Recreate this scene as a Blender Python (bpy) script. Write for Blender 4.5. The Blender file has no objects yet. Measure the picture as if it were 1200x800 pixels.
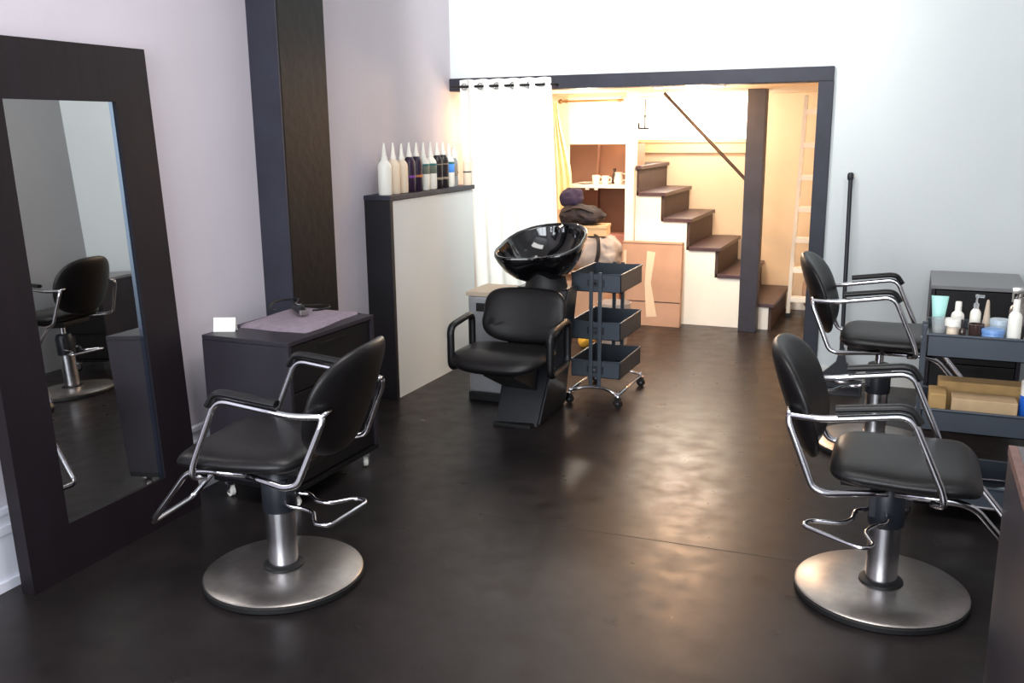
import bpy, bmesh, math, random
from mathutils import Vector, Matrix, noise
random.seed(7)
S = bpy.context.scene
C = S.collection
PI = math.pi
rad = math.radians

# ------------------------------------------------------------------ materials
def lin(c):
    return tuple((x/12.92 if x <= .04045 else ((x+.055)/1.055)**2.4) for x in c)
def mat(name, rgb, rough=.5, metal=0., var=0., scale=8., bump=0., bscale=60., spec=.5, coat=0., trans=0., emis=None, es=0., alpha=1., ior=1.45, stretch=None):
    m = bpy.data.materials.new(name); m.use_nodes = True
    nt = m.node_tree; p = nt.nodes['Principled BSDF']
    c = lin([v/255 for v in rgb])
    p.inputs['Base Color'].default_value = (*c, 1)
    p.inputs['Roughness'].default_value = rough
    p.inputs['Metallic'].default_value = metal
    p.inputs['Specular IOR Level'].default_value = spec
    p.inputs['Coat Weight'].default_value = coat
    p.inputs['Coat Roughness'].default_value = .08
    p.inputs['Transmission Weight'].default_value = trans
    p.inputs['IOR'].default_value = ior
    p.inputs['Alpha'].default_value = alpha
    if emis:
        p.inputs['Emission Color'].default_value = (*lin([v/255 for v in emis]), 1)
        p.inputs['Emission Strength'].default_value = es
    tc = nt.nodes.new('ShaderNodeTexCoord')
    src = tc.outputs['Object']
    if stretch:
        mp = nt.nodes.new('ShaderNodeMapping'); mp.inputs['Scale'].default_value = stretch
        nt.links.new(src, mp.inputs[0]); src = mp.outputs[0]
    n = nt.nodes.new('ShaderNodeTexNoise'); n.inputs['Scale'].default_value = scale; n.inputs['Detail'].default_value = 6
    nt.links.new(src, n.inputs['Vector'])
    r = nt.nodes.new('ShaderNodeValToRGB')
    v = var
    r.color_ramp.elements[0].position = .3; r.color_ramp.elements[1].position = .7
    r.color_ramp.elements[0].color = (*[max(0, x*(1-v)) for x in c], 1)
    r.color_ramp.elements[1].color = (*[min(1, x*(1+v)) for x in c], 1)
    nt.links.new(n.outputs['Fac'], r.inputs[0]); nt.links.new(r.outputs[0], p.inputs['Base Color'])
    if bump:
        n2 = nt.nodes.new('ShaderNodeTexNoise'); n2.inputs['Scale'].default_value = bscale; n2.inputs['Detail'].default_value = 4
        nt.links.new(src, n2.inputs['Vector'])
        b = nt.nodes.new('ShaderNodeBump'); b.inputs['Strength'].default_value = bump; b.inputs['Distance'].default_value = .01
        nt.links.new(n2.outputs['Fac'], b.inputs['Height']); nt.links.new(b.outputs[0], p.inputs['Normal'])
    return m

M = {}
M['wall'] = mat('painted_wall', (196,190,199), .75, var=.04, scale=1.2, bump=.12, bscale=30)
M['wall_back'] = mat('painted_back_wall', (216,222,222), .75, var=.03, scale=1.2, bump=.1, bscale=30)
M['wall_side'] = mat('painted_side_wall', (168,168,170), .8, var=.04, scale=1.5)
M['ceil'] = mat('ceiling_paint', (225,225,225), .9)
M['cream'] = mat('cream_alcove_paint', (228,208,180), .8, var=.04, scale=2)
M['white'] = mat('white_paint', (232,230,222), .55, var=.03, scale=5)
M['trimwhite'] = mat('white_gloss_trim', (225,226,236), .4)
M['charcoal'] = mat('charcoal_paint', (46,47,58), .5, spec=.4, var=.15, scale=6, bump=.2, bscale=18)
M['black_paint'] = mat('black_paint', (22,20,25), .5, var=.25, scale=5, bump=.25, bscale=14)
M['brownblack'] = mat('brown_black_timber', (17,12,13), .5, spec=.3, var=.4, scale=2.5, bump=.2, bscale=20)
M['frame'] = mat('black_brown_veneer', (24,18,23), .5, spec=.3, var=.15, scale=18, stretch=(1,1,.15), bump=.05)
M['frame_side'] = M['frame']
M['mirror'] = mat('mirror_glass', (222,222,220), .012, 1.0)
M['bevel'] = mat('bevelled_mirror', (165,182,205), .06, 1.0)  # bluish reflection of the bevel put into its tint
M['veneer'] = mat('dark_veneer', (42,38,45), .42, var=.12, scale=14, stretch=(1,1,.12), spec=.4)
M['blackv'] = mat('black_veneer', (12,11,13), .45, var=.2, scale=14)
M['vinyl'] = mat('black_vinyl', (20,18,19), .36, var=.12, scale=20, bump=.12, bscale=220, spec=.4)
M['armpad'] = mat('black_urethane', (16,16,18), .4, bump=.05, bscale=150)
M['chrome'] = mat('chrome', (215,215,220), .12, 1.0)
M['steel'] = mat('brushed_steel', (168,162,158), .36, 1.0, var=.08, scale=30)
M['column'] = mat('satin_chrome', (200,200,204), .26, 1.0)
M['rubber'] = mat('black_rubber', (20,20,21), .55)
M['shroud'] = mat('dark_grey_plastic', (30,33,40), .38)
M['gloss'] = mat('glossy_black_ceramic', (10,10,12), .06, coat=1.0)
M['slate'] = mat('slate_powder_coat', (62,69,78), .38, var=.05)
M['slate_dark'] = mat('dark_powder_coat', (34,37,44), .42)
M['tread'] = mat('dark_stained_tread', (70,52,56), .42, var=.2, scale=9)
M['riser'] = mat('dark_stained_riser', (66,50,46), .6, var=.2, scale=9)
M['card'] = mat('cardboard', (180,146,124), .8, var=.08, scale=5)
M['kraft'] = mat('kraft_paper', (176,142,92), .8, var=.15, scale=14)
M['kraft2'] = mat('kraft_paper_light', (186,158,122), .8, var=.12, scale=14)
M['tape'] = mat('clear_packing_tape', (226,205,180), .12, spec=.8, coat=.8)
M['brown'] = mat('brown_board', (170,124,100), .7, var=.1, scale=4)
M['rail'] = mat('dark_bronze', (70,56,48), .4, .5)
M['brass'] = mat('antique_brass', (150,116,72), .35, .8)
M['ladder'] = mat('white_ladder_paint', (245,240,228), .5)
M['curtain'] = mat('white_curtain_cloth', (246,246,240), .85, var=.02, scale=12)
M['curtain'].node_tree.nodes['Principled BSDF'].inputs['Emission Color'].default_value = (1, 1, .95, 1)
M['creamcloth'] = mat('cream_cloth', (246,224,176), .9)
M['white_plastic'] = mat('white_plastic', (238,236,226), .35)
M['cream_plastic'] = mat('cream_plastic', (232,214,190), .4)
M['purple'] = mat('dark_purple_plastic', (44,28,52), .3)
M['dark_plastic'] = mat('dark_plastic', (34,28,32), .3)
M['lab_purple'] = mat('purple_label', (120,60,150), .5)
M['lab_grey'] = mat('grey_green_label', (104,112,100), .5)
M['lab_teal'] = mat('teal_label', (40,110,110), .5)
M['lab_tan'] = mat('tan_label', (140,128,112), .5)
M['lab_blue'] = mat('blue_label', (80,150,235), .5)
M['lab_dark'] = mat('dark_label', (70,74,72), .5)
M['orange'] = mat('orange_label', (190,120,70), .5)
M['towel'] = mat('mauve_towel', (132,119,131), .95, var=.1, scale=40, bump=.4, bscale=180)
M['card_white'] = mat('white_card', (245,245,238), .6)
M['stainless'] = mat('stainless_steel', (205,207,210), .4, .85, var=.05, scale=20)
M['beige'] = mat('beige_lid', (186,170,150), .5)
M['navy'] = mat('navy_cloth', (38,32,60), .9, var=.2, scale=10)
M['blackcloth'] = mat('black_cloth', (26,20,26), .75, var=.3, scale=10, bump=.3, bscale=40)
M['greycloth'] = mat('grey_nylon', (140,132,128), .6, var=.2, scale=10, bump=.4, bscale=30)
M['pink'] = mat('pink_brown_carton', (190,128,108), .7, var=.1, scale=6)
M['teal'] = mat('pale_teal_plastic', (170,222,214), .35)
M['bluejar'] = mat('blue_plastic', (110,150,205), .35)
M['palejar'] = mat('pale_grey_lid', (170,184,196), .3)
M['bluecan'] = mat('bright_blue_can', (30,92,190), .3, coat=.4)
M['clear'] = mat('clear_plastic', (225,228,230), .12, trans=.75, ior=1.25)
M['glass'] = mat('clear_glass', (240,242,242), .03, trans=.9, ior=1.3)
M['silver'] = mat('silver_bottle', (176,172,168), .25, .9)
M['amber'] = mat('brown_glass', (62,46,42), .18, coat=.5)
M['ceramic'] = mat('white_ceramic', (245,236,218), .25)
M['yellow'] = mat('yellow_plastic', (222,176,70), .5)
M['wood_edge'] = mat('brown_edge_band', (108,80,74), .5, var=.2, scale=20)
M['greytop'] = mat('grey_laminate', (90,86,88), .4, var=.06)
M['frost'] = mat('frosted_daylight_glass', (250,250,245), .4, emis=(255,250,232), es=1.5)
M['lamp'] = mat('lamp_lens', (255,240,210), .4, emis=(255,214,150), es=90)

# floor: dark stained, lightly polished concrete with speckles and worn patches
def floor_mat():
    m = bpy.data.materials.new('dark_sealed_concrete'); m.use_nodes = True
    nt = m.node_tree; L = nt.links; N = nt.nodes; p = N['Principled BSDF']
    tc = N.new('ShaderNodeTexCoord')
    n1 = N.new('ShaderNodeTexNoise'); n1.inputs['Scale'].default_value = 1.3; n1.inputs['Detail'].default_value = 8; n1.inputs['Roughness'].default_value = .65
    n2 = N.new('ShaderNodeTexNoise'); n2.inputs['Scale'].default_value = 260; n2.inputs['Detail'].default_value = 2
    n3 = N.new('ShaderNodeTexNoise'); n3.inputs['Scale'].default_value = 9; n3.inputs['Detail'].default_value = 8
    for n in (n1, n2, n3): L.new(tc.outputs['Object'], n.inputs['Vector'])
    r1 = N.new('ShaderNodeValToRGB'); e = r1.color_ramp.elements
    e[0].position = .3; e[0].color = (.0055, .005, .0058, 1); e[1].position = .72; e[1].color = (.022, .0175, .0175, 1)
    L.new(n1.outputs['Fac'], r1.inputs[0])
    r2 = N.new('ShaderNodeValToRGB'); e = r2.color_ramp.elements
    e[0].position = .66; e[0].color = (0, 0, 0, 1); e[1].position = .76; e[1].color = (1, 1, 1, 1)
    L.new(n2.outputs['Fac'], r2.inputs[0])
    mx = N.new('ShaderNodeMixRGB'); mx.inputs[2].default_value = (.06, .055, .054, 1)
    L.new(r2.outputs[0], mx.inputs[0]); L.new(r1.outputs[0], mx.inputs[1]); L.new(mx.outputs[0], p.inputs['Base Color'])
    r3 = N.new('ShaderNodeMapRange'); r3.inputs[1].default_value = .3; r3.inputs[2].default_value = .7; r3.inputs[3].default_value = .27; r3.inputs[4].default_value = .42
    L.new(n3.outputs['Fac'], r3.inputs[0]); L.new(r3.outputs[0], p.inputs['Roughness'])
    b = N.new('ShaderNodeBump'); b.inputs['Strength'].default_value = .03; b.inputs['Distance'].default_value = .001
    L.new(n3.outputs['Fac'], b.inputs['Height']); L.new(b.outputs[0], p.inputs['Normal'])
    p.inputs['Specular IOR Level'].default_value = .30
    p.inputs['Specular Tint'].default_value = (1, .80, .70, 1)  # orange lamp colour put into the floor's reflections
    return m
M['floor'] = floor_mat()

# ------------------------------------------------------------------ mesh helpers
def bm_(): return bmesh.new()
def bx(bm, x0, x1, y0, y1, z0, z1, bev=0., seg=2):
    b = bmesh.new()
    bmesh.ops.create_cube(b, size=1)
    for v in b.verts:
        v.co = Vector((x0+(v.co.x+.5)*(x1-x0), y0+(v.co.y+.5)*(y1-y0), z0+(v.co.z+.5)*(z1-z0)))
    if bev: bmesh.ops.bevel(b, geom=b.edges[:]+b.verts[:], offset=bev, segments=seg, affect='EDGES', profile=.6)
    merge(bm, b)
    return bm
def merge(bm, b):
    me = bpy.data.meshes.new('t'); b.to_mesh(me); b.free(); bm.from_mesh(me); bpy.data.meshes.remove(me)
def fillet(pts, r, closed=False, seg=6):
    pts = [Vector(p) for p in pts]; out = []; n = len(pts)
    for i, p in enumerate(pts):
        if not closed and i in (0, n-1): out.append(p); continue
        a = pts[i-1]-p; b = pts[(i+1) % n]-p
        rr = min(r, a.length*.48, b.length*.48)
        A = p+a.normalized()*rr; B = p+b.normalized()*rr
        for k in range(seg+1):
            t = k/seg; out.append(A*(1-t)**2+p*2*t*(1-t)+B*t*t)
    return out
def tube(bm, pts, r, fil=0., closed=False, n=12, radii=None, flat=1.):
    if fil: pts = fillet(pts, fil, closed)
    else: pts = [Vector(p) for p in pts]
    m = len(pts); rings = []
    nrm = None
    for i, p in enumerate(pts):
        if closed: t = pts[(i+1) % m]-pts[i-1]
        elif i == 0: t = pts[1]-p
        elif i == m-1: t = p-pts[i-1]
        else: t = (pts[i+1]-p).normalized()+(p-pts[i-1]).normalized()
        t.normalize()
        if nrm is None:
            nrm = t.orthogonal().normalized() if abs(t.z) > .9 else t.cross(Vector((0, 0, 1))).normalized()
        else:
            nrm = (nrm-t*nrm.dot(t)).normalized()
        bn = t.cross(nrm)
        rr = radii[i] if radii else r
        rings.append([bm.verts.new(p+nrm*math.cos(2*PI*k/n)*rr+bn*math.sin(2*PI*k/n)*rr*flat) for k in range(n)])
    rng = m if closed else m-1
    for i in range(rng):
        A, B = rings[i], rings[(i+1) % m]
        for k in range(n):
            bm.faces.new((A[k], A[(k+1) % n], B[(k+1) % n], B[k]))
    if not closed:
        bm.faces.new(rings[0][::-1]); bm.faces.new(rings[-1])
    return bm
def lathe(bm, prof, c=(0, 0, 0), n=32, sx=1., sy=1.):
    rings = []
    for r, z in prof:
        rings.append([bm.verts.new((c[0]+max(r, 1e-4)*math.cos(2*PI*k/n)*sx, c[1]+max(r, 1e-4)*math.sin(2*PI*k/n)*sy, c[2]+z)) for k in range(n)])
    for A, B in zip(rings, rings[1:]):
        for k in range(n): bm.faces.new((A[k], A[(k+1) % n], B[(k+1) % n], B[k]))
    bm.faces.new(rings[0][::-1]); bm.faces.new(rings[-1])
    return bm
def pillow(bm, a, b, t, n=4., f=None, edge=.5, R=14, K=48, flatback=False):
    """rounded slab: superellipse outline a x b, half thickness t, f maps local (p,q,h) to space"""
    f = f or (lambda p, q, h: (p, q, h))
    sides = []
    for s in (1, -1):
        rings = []
        for i in range(1, R+1):
            rr = math.sin(i/R*PI/2) if True else i/R
            h = t*s*(1-rr**(2/edge))**.5 if rr < .9999 else 0
            ring = []
            for k in range(K):
                th = 2*PI*k/K
                cx, sx_ = math.cos(th), math.sin(th)
                p = a*rr*math.copysign(abs(cx)**(2/n), cx); q = b*rr*math.copysign(abs(sx_)**(2/n), sx_)
                ring.append((p, q, h))
            rings.append(ring)
        sides.append(rings)
    vr = []
    for s, rings in enumerate(sides):
        cur = []
        for i, ring in enumerate(rings):
            if s == 1 and i == R-1: cur.append(vr[0][-1]); continue
            cur.append([bm.verts.new(f(*p)) for p in ring])
        vr.append(cur)
        c = bm.verts.new(f(0, 0, t*(1, -1)[s]))
        for k in range(K):
            q = (c, cur[0][k], cur[0][(k+1) % K]); bm.faces.new(q if s == 0 else q[::-1])
        for A, B in zip(cur, cur[1:]):
            for k in range(K):
                q = (A[k], B[k], B[(k+1) % K], A[(k+1) % K]); bm.faces.new(q if s == 0 else q[::-1])
    return bm
def prism(bm, poly, axis, h0, h1):
    """poly of 2D points extruded along axis x/y/z between h0 and h1"""
    def P(a, b, h): return {'x': (h, a, b), 'y': (a, h, b), 'z': (a, b, h)}[axis]
    A = [bm.verts.new(P(*p, h0)) for p in poly]; B = [bm.verts.new(P(*p, h1)) for p in poly]
    n = len(poly)
    bm.faces.new(A); bm.faces.new(B[::-1])
    for k in range(n): bm.faces.new((A[k], B[k], B[(k+1) % n], A[(k+1) % n]))
    return bm
def obj(name, bm, m, parent=None, smooth=False, loc=None):
    bmesh.ops.recalc_face_normals(bm, faces=bm.faces[:])
    me = bpy.data.meshes.new(name); bm.to_mesh(me); bm.free()
    o = bpy.data.objects.new(name, me); C.objects.link(o)
    me.materials.append(m)
    if parent: o.parent = parent
    if loc: o.location = loc
    if smooth:
        for p in me.polygons: p.use_smooth = True
        if smooth == 'auto':
            me.set_sharp_from_angle(angle=rad(38))
    return o
A_ = 'auto'
def tag(o, label, cat, group=None):
    o['label'] = label; o['category'] = cat
    if group: o['group'] = group
    return o
def thing(name, label, cat, loc=(0, 0, 0), rz=0, group=None):
    o = bpy.data.objects.new(name, None); C.objects.link(o); o.empty_display_size = .1
    o.location = loc; o.rotation_euler = (0, 0, rz)
    return tag(o, label, cat, group)
def struct(name, bm, m, parent=None, smooth=False):
    o = obj(name, bm, m, parent, smooth)
    if not parent: o['kind'] = 'structure'
    return o
def dup(root, loc, rz=None, label=None, group=None):
    r = root.copy(); C.objects.link(r); r.location = loc
    if rz is not None: r.rotation_euler = (0, 0, rz)
    if label: r['label'] = label
    if group: r['group'] = group
    for ch in list(root.children):
        c = ch.copy(); C.objects.link(c); c.parent = r
        for g in list(ch.children):
            d = g.copy(); C.objects.link(d); d.parent = c
    return r

# ------------------------------------------------------------------ room shell
YB = 6.19; ZC = 3.3; XR = .86; YF = -1.6
def bxo(name, *a, m=None, parent=None, **k): return struct(name, bx(bm_(), *a, **k), m, parent)
bxo('floor', -3.6, 1.8, YF-.4, 9.1, -.1, 0, m=M['floor'])
b = bm_(); prism(b, [(-1.60, 3.397), (-.22, 3.43), (-.22, 3.434), (-1.60, 3.401)], 'z', .0, .0006)
obj('floor_joint', b, M['rubber'], bpy.data.objects['floor'])
# left wall follows a slight bend towards the rear corner
b = bm_()
lp = [(-2.93, YF-.1), (-2.925, 2.0), (-2.975, 4.8), (-3.08, YB), (-3.08, 8.7), (-3.3, 8.7), (-3.3, YF-.1)]
prism(b, lp, 'z', 0, ZC); struct('wall_left', b, M['wall'])
# back wall: right of the opening and above the lintel
b = bm_(); bx(b, -.49, XR+.1, YB, YB+.12, 0, ZC); bx(b, -3.08, -.49, YB, YB+.12, 1.953, ZC)
struct('wall_back', b, M['wall_back'])
bxo('wall_right', XR, XR+.12, YF-.1, YB+.12, 0, ZC, m=M['wall_side'])
bxo('ceiling', -3.3, XR+.12, YF-.1, YB+.12, ZC, ZC+.1, m=M['ceil'])
# shop front behind the photographer: low sill wall, header and mullioned panes
b = bm_(); bx(b, -3.3, XR+.12, YF-.1, YF, 0, .45); bx(b, -3.3, XR+.12, YF-.1, YF, 2.9, ZC)
bx(b, -3.3, -2.6, YF-.1, YF, .45, 2.9); bx(b, .70, XR+.12, YF-.1, YF, .45, 2.9)
struct('wall_front', b, M['wall'])
b = bm_()
for x in (-2.6, -1.52, -.44, .64): bx(b, x, x+.06, YF-.08, YF-.02, .45, 2.9)
bx(b, -2.6, .70, YF-.08, YF-.02, .45, .51); bx(b, -2.6, .70, YF-.08, YF-.02, 2.84, 2.9)
struct('window_1', b, M['charcoal'])

# baseboards
b = bm_()
def bb_prof(b, pts, zt, th):
    pass
prism(b, [(-2.925, YF), (-2.922, 2.0), (-2.965, 4.62), (-2.948, 4.62), (-2.903, 2.0), (-2.906, YF)], 'z', 0, .205)
prism(b, [(-2.925, YF), (-2.922, 2.0), (-2.965, 4.62), (-2.935, 4.62), (-2.890, 2.0), (-2.893, YF)], 'z', .0, .035)
prism(b, [(-2.925, YF), (-2.922, 2.0), (-2.965, 4.62), (-2.940, 4.62), (-2.895, 2.0), (-2.898, YF)], 'z', .205, .235)
prism(b, [(-2.925, YF), (-2.922, 2.0), (-2.965, 4.62), (-2.948, 4.62), (-2.903, 2.0), (-2.906, YF)], 'z', .235, .28)
prism(b, [(-2.925, YF), (-2.922, 2.0), (-2.965, 4.62), (-2.938, 4.62), (-2.893, 2.0), (-2.896, YF)], 'z', .28, .3)
struct('baseboard_left', b, M['trimwhite'])
bxo('baseboard_back', -.485, XR, YB-.014, YB, 0, .09, m=M['white'])

# lintel and door post around the opening (charcoal trim)
bxo('trim_1', -3.075, -.49, YB-.03, YB+.15, 1.868, 1.956, m=M['charcoal'], bev=.004)
b = bx(bm_(), -.578, -.488, YB-.03, YB+.13, 0, 1.868, bev=.004)
t2 = struct('trim_2', b, M['charcoal'])
# pilaster on the left wall
pb = bm_()
bx(pb, -3.05, -2.79, 3.81, 4.2, 0, ZC, bev=.006)
pil = struct('trim_3', pb, M['brownblack'])
struct('pilaster_face', bx(bm_(), -3.05, -2.792, 3.800, 3.812, 0, ZC), M['charcoal'], pil)
# partition (pony wall) with black end and black ledge
pw = struct('wall_partition', bx(bm_(), -2.99, -2.808, 4.83, 5.95, 0, 1.2), M['wall_back'])
obj('end_panel', bx(bm_(), -2.995, -2.80, 4.80, 4.832, 0, 1.205, bev=.002), M['black_paint'], pw)
obj('top_ledge', bx(bm_(), -3.0, -2.795, 4.795, 5.955, 1.205, 1.232, bev=.003), M['charcoal'], pw)

# alcove behind the opening
YA = 8.64
bxo('wall_alcove_back', -3.1, -.3, YA, YA+.1, 0, 2.2, m=M['cream'])
bxo('wall_alcove_right', -.42, -.3, YB+.12, YA, 0, 2.2, m=M['cream'])
bxo('wall_alcove_ceiling', -3.1, -.3, YB+.12, YA+.1, 1.885, 1.95, m=M['cream'])
bxo('baseboard_alcove', -.95, -.42, YA-.02, YA, 0, .1, m=M['white'])
# window in the alcove back wall
w = bx(bm_(), -2.42, -1.36, YA-.012, YA-.004, 1.50, 1.872)
wo = struct('window_2', w, M['frost'])
b = bm_()
bx(b, -2.46, -1.31, YA-.05, YA-.001, 1.472, 1.502); bx(b, -2.48, -1.30, YA-.035, YA-.001, 1.38, 1.472, bev=.004)
bx(b, -1.36, -1.31, YA-.03, YA-.001, 1.502, 1.88); bx(b, -2.47, -2.42, YA-.03, YA-.001, 1.502, 1.88)
obj('window_frame', b, mat('cream_window_trim', (240,214,170), .5), wo)
b = bm_(); tube(b, [(-2.30, YA-.06, 1.86), (-2.30, YA-.06, 1.60)], .006); tube(b, [(-2.35, YA-.06, 1.60), (-2.26, YA-.06, 1.60)], .008)
bx(b, -2.365, -2.345, YA-.08, YA-.01, 1.595, 1.65); bx(b, -2.308, -2.292, YA-.06, YA-.01, 1.70, 1.72)
obj('window_latch', b, M['rail'], wo, A_)

# staircase
st = thing('staircase', 'dark stained steps with white side climbing left under the alcove window', 'stairs', (-.977, 7.65, 0))
RZ = [.214, .434, .649, .879, 1.086, 1.30]
RX = [-.977, -1.2, -1.42, -1.66, -1.88, -2.092, -2.118]
def L(x, y=None, z=None): return x+.977
for i, z in enumerate(RZ):
    z0 = RZ[i-1] if i else 0
    tb = bx(bm_(), L(RX[i+1]), L(RX[i])+.022, -.015, .96, z-.03, z, bev=.004)
    if i == 5: bx(tb, L(-2.46), L(RX[6]), .54, .96, z-.03, z)
    obj('riser', bx(bm_(), L(RX[i])-.02, L(RX[i]), .012, .96, z0, z-.03), M['riser'], st)
    obj('tread', tb, M['tread'], st)
poly = [(L(RX[0])-.022, 0)]
for i, z in enumerate(RZ):
    poly += [(L(RX[i])-.022, z-.031), (L(RX[i+1])-(.022 if i < 5 else 0), z-.031)]
poly += [(L(-2.1185), 0)]
obj('side_panel', prism(bm_(), poly, 'y', 0, .012), M['white'], st)
bxo('trim_4', -1.213, -1.075, 7.50, 7.632, 0, 1.885, m=M['charcoal'], bev=.004)
# handrail, fixed to the post and rising to the ceiling
hr = thing('handrail', 'slim dark handrail sloping down to the charcoal post by the steps', 'handrail', (-1.2, 7.66, 1.2))
b = bm_(); tube(b, [(-.02, .0, -.01), (-.70, .0, .675)], .013)
obj('rail', b, M['rail'], hr, A_)

# cupboard beside the stairs
cb = thing('cupboard', 'built in cream cupboard with brown open shelves left of the steps', 'cupboard', (-2.45, 7.65, 0))
def R_(x0, x1, y0, y1, z0, z1, **k): return bx(bm_(), x0+2.45, x1+2.45, y0-7.65, y1-7.65, z0, z1, **k)
obj('side_panel', R_(-2.195, -2.123, 7.60, 7.70, 0, 1.884), M['white'], cb)
obj('side_panel', R_(-2.195, -2.18, 7.70, 8.15, 0, 1.475), M['brown'], cb)
obj('side_panel', R_(-3.07, -2.70, 7.62, 7.66, 0, 1.884), M['cream'], cb)
obj('back_panel', R_(-3.07, -2.20, 8.15, 8.17, 0, 1.48), M['brown'], cb)
obj('divider', R_(-2.60, -2.585, 8.08, 8.15, 0, 1.48), M['brown'], cb)
obj('door', R_(-2.705, -2.195, 7.62, 7.65, 1.475, 1.884, bev=.003), mat('cream_gloss_door', (236,224,196), .4), cb)
obj('shelf', R_(-2.74, -2.198, 7.62, 8.15, 1.115, 1.14, bev=.003), M['white'], cb)
for x in (-2.55, -2.47): obj('shelf_clip', bx(bm_(), x+2.45, x+.03+2.45, -.025, .0, 1.10, 1.115), M['white'], cb)
# brass rod with small cream curtain
rd = thing('curtain_rod', 'thin brass rod with round finial across the cream cupboard top', 'curtain rod', (-2.5, 7.56, 1.825))
b = bm_(); tube(b, [(-.25, 0, 0), (.29, 0, 0)], .008); obj('rod', b, M['brass'], rd, A_)
b = bm_(); lathe(b, [(.005, -.02), (.02, -.008), (.02, .008), (.005, .02)], (-.25, 0, 0), 16); obj('finial', b, M['brass'], rd, True)
for x in (-.21, .25): obj('bracket', bx(bm_(), x-.004, x+.004, 0, .059, -.012, .012), M['brass'], rd)

def curtain_mesh(x0, x1, y, z0, z1, amp, waves, xw=None, nx=140, nz=26, droop=0):
    b = bm_(); g = []
    for j in range(nz+1):
        v = j/nz; z = z0+(z1-z0)*v; row = []
        for i in range(nx+1):
            u = i/nx
            a, c = (x0, x1) if not xw else xw(v)
            am = amp*(.7+.3*v)
            row.append(b.verts.new((a+(c-a)*u, y+am*math.sin(u*waves*2*PI+.4*math.sin(v*3))+.006*math.sin(u*37+v*5), z+(droop*(abs(math.sin(u*waves*PI))-1) if j == nz else 0))))
        g.append(row)
    for j in range(nz):
        for i in range(nx): b.faces.new((g[j][i], g[j][i+1], g[j+1][i+1], g[j+1][i]))
    return b
cc = obj('cream_curtain', curtain_mesh(0, 0, 0, 0, .88, .018, 3, xw=lambda v: (-.12, .03-.085*v+.03*math.sin(v*5)), nx=50), M['creamcloth'], None, True, loc=(-2.665, 7.50, .94))
tag(cc, 'narrow cream curtain gathered at the left of the brown cupboard shelves', 'curtain')

# big white curtain over the left of the opening
cu = thing('shower_curtain', 'white grommet curtain hanging floor to lintel over the alcove opening', 'curtain', (-2.65, 6.085, 0))
cm = curtain_mesh(-.36, .345, 0, .04, 1.945, .018, 6, xw=lambda v: (-.305+.05*(1-v)+.03*math.exp(-((v-1)/.08)**2)*0, .372+.075*(1-v)), nx=260, droop=.008)
cl = obj('cloth', cm, M['curtain'], cu, True)
for i in range(6):
    x = -.275+i*.123
    b = bm_()
    tube(b, [(x+.021*math.cos(t*PI/8), -.0+(.0), 1.895+.021*math.sin(t*PI/8)) for t in range(16)], .004, closed=True, n=6)
    obj('grommet', b, M['chrome'], cu, True)
cr = thing('curtain_rod', 'black rod carrying the white curtain below the charcoal lintel', 'curtain rod', (-2.65, 6.085, 1.895))
b = bm_(); tube(b, [(-.37, 0, 0), (.40, 0, 0)], .009); obj('rod', b, M['rubber'], cr, A_)
for x in (-.366, .39): obj('bracket', tube(bm_(), [(x, 0, 0), (x, .075, 0)], .007), M['rubber'], cr, A_)

# recessed downlights
for i, (x, y, lb) in enumerate([(-1.72, 6.76, 'leftmost of the three glowing recessed downlights behind the lintel'),
                          (-1.50, 6.76, 'middle one of the three glowing recessed downlights behind the lintel'),
                          (-1.29, 6.76, 'rightmost of the three glowing recessed downlights, nearest the charcoal post')]):
    d = thing('downlight', lb, 'ceiling light', (x, y, 1.885), group='recessed downlights in the alcove ceiling')
    b = bm_(); lathe(b, [(.032, -.004), (.045, -.006), (.05, 0), (.032, .001)], n=24); obj('trim_ring', b, M['white'], d, True)
    b = bm_(); lathe(b, [(.001, -.012), (.022, -.010), (.032, -.003), (.03, 0)], n=24); obj('lens', b, M['lamp'], d, True)

# ------------------------------------------------------------------ ladder
def tilt(root, z0, zt, dx, dy):
    pass
ld = thing('ladder', 'white wooden ladder leaning in the alcove behind the right charcoal post', 'ladder', (-.915, 8.28, 0))
top = Vector((.09, -.35, 1.84))
for s in (0, .34):
    b = bm_()
    tube(b, [(s, 0, 0.0), (s+top.x, top.y, top.z)], .024, n=4, flat=.7)
    obj('rail', b, M['ladder'], ld)
for k in range(7):
    t = (k*.262+.16)/1.86
    c = top*t
    obj('rung', bx(bm_(), c.x+.015, c.x+.325, c.y-.04, c.y+.04, c.z-.02, c.z+.025, bev=.004), M['ladder'], ld)
for s in (0, .34): obj('foot', bx(bm_(), s-.026, s+.026, -.027, .027, 0, .03), M['rubber'], ld)
# brown bag behind ladder
b = bm_(); pillow(b, .19, .11, .19, n=3.2, f=lambda p, q, h: (p, q+.015*math.sin(h*20), h+.205+ (.02*math.sin(p*18))), R=12)
o = obj('paper_sack', b, M['card'], None, True, loc=(-.64, 8.50, 0)); tag(o, 'rounded brown sack on the floor behind the white ladder', 'sack')

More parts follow.
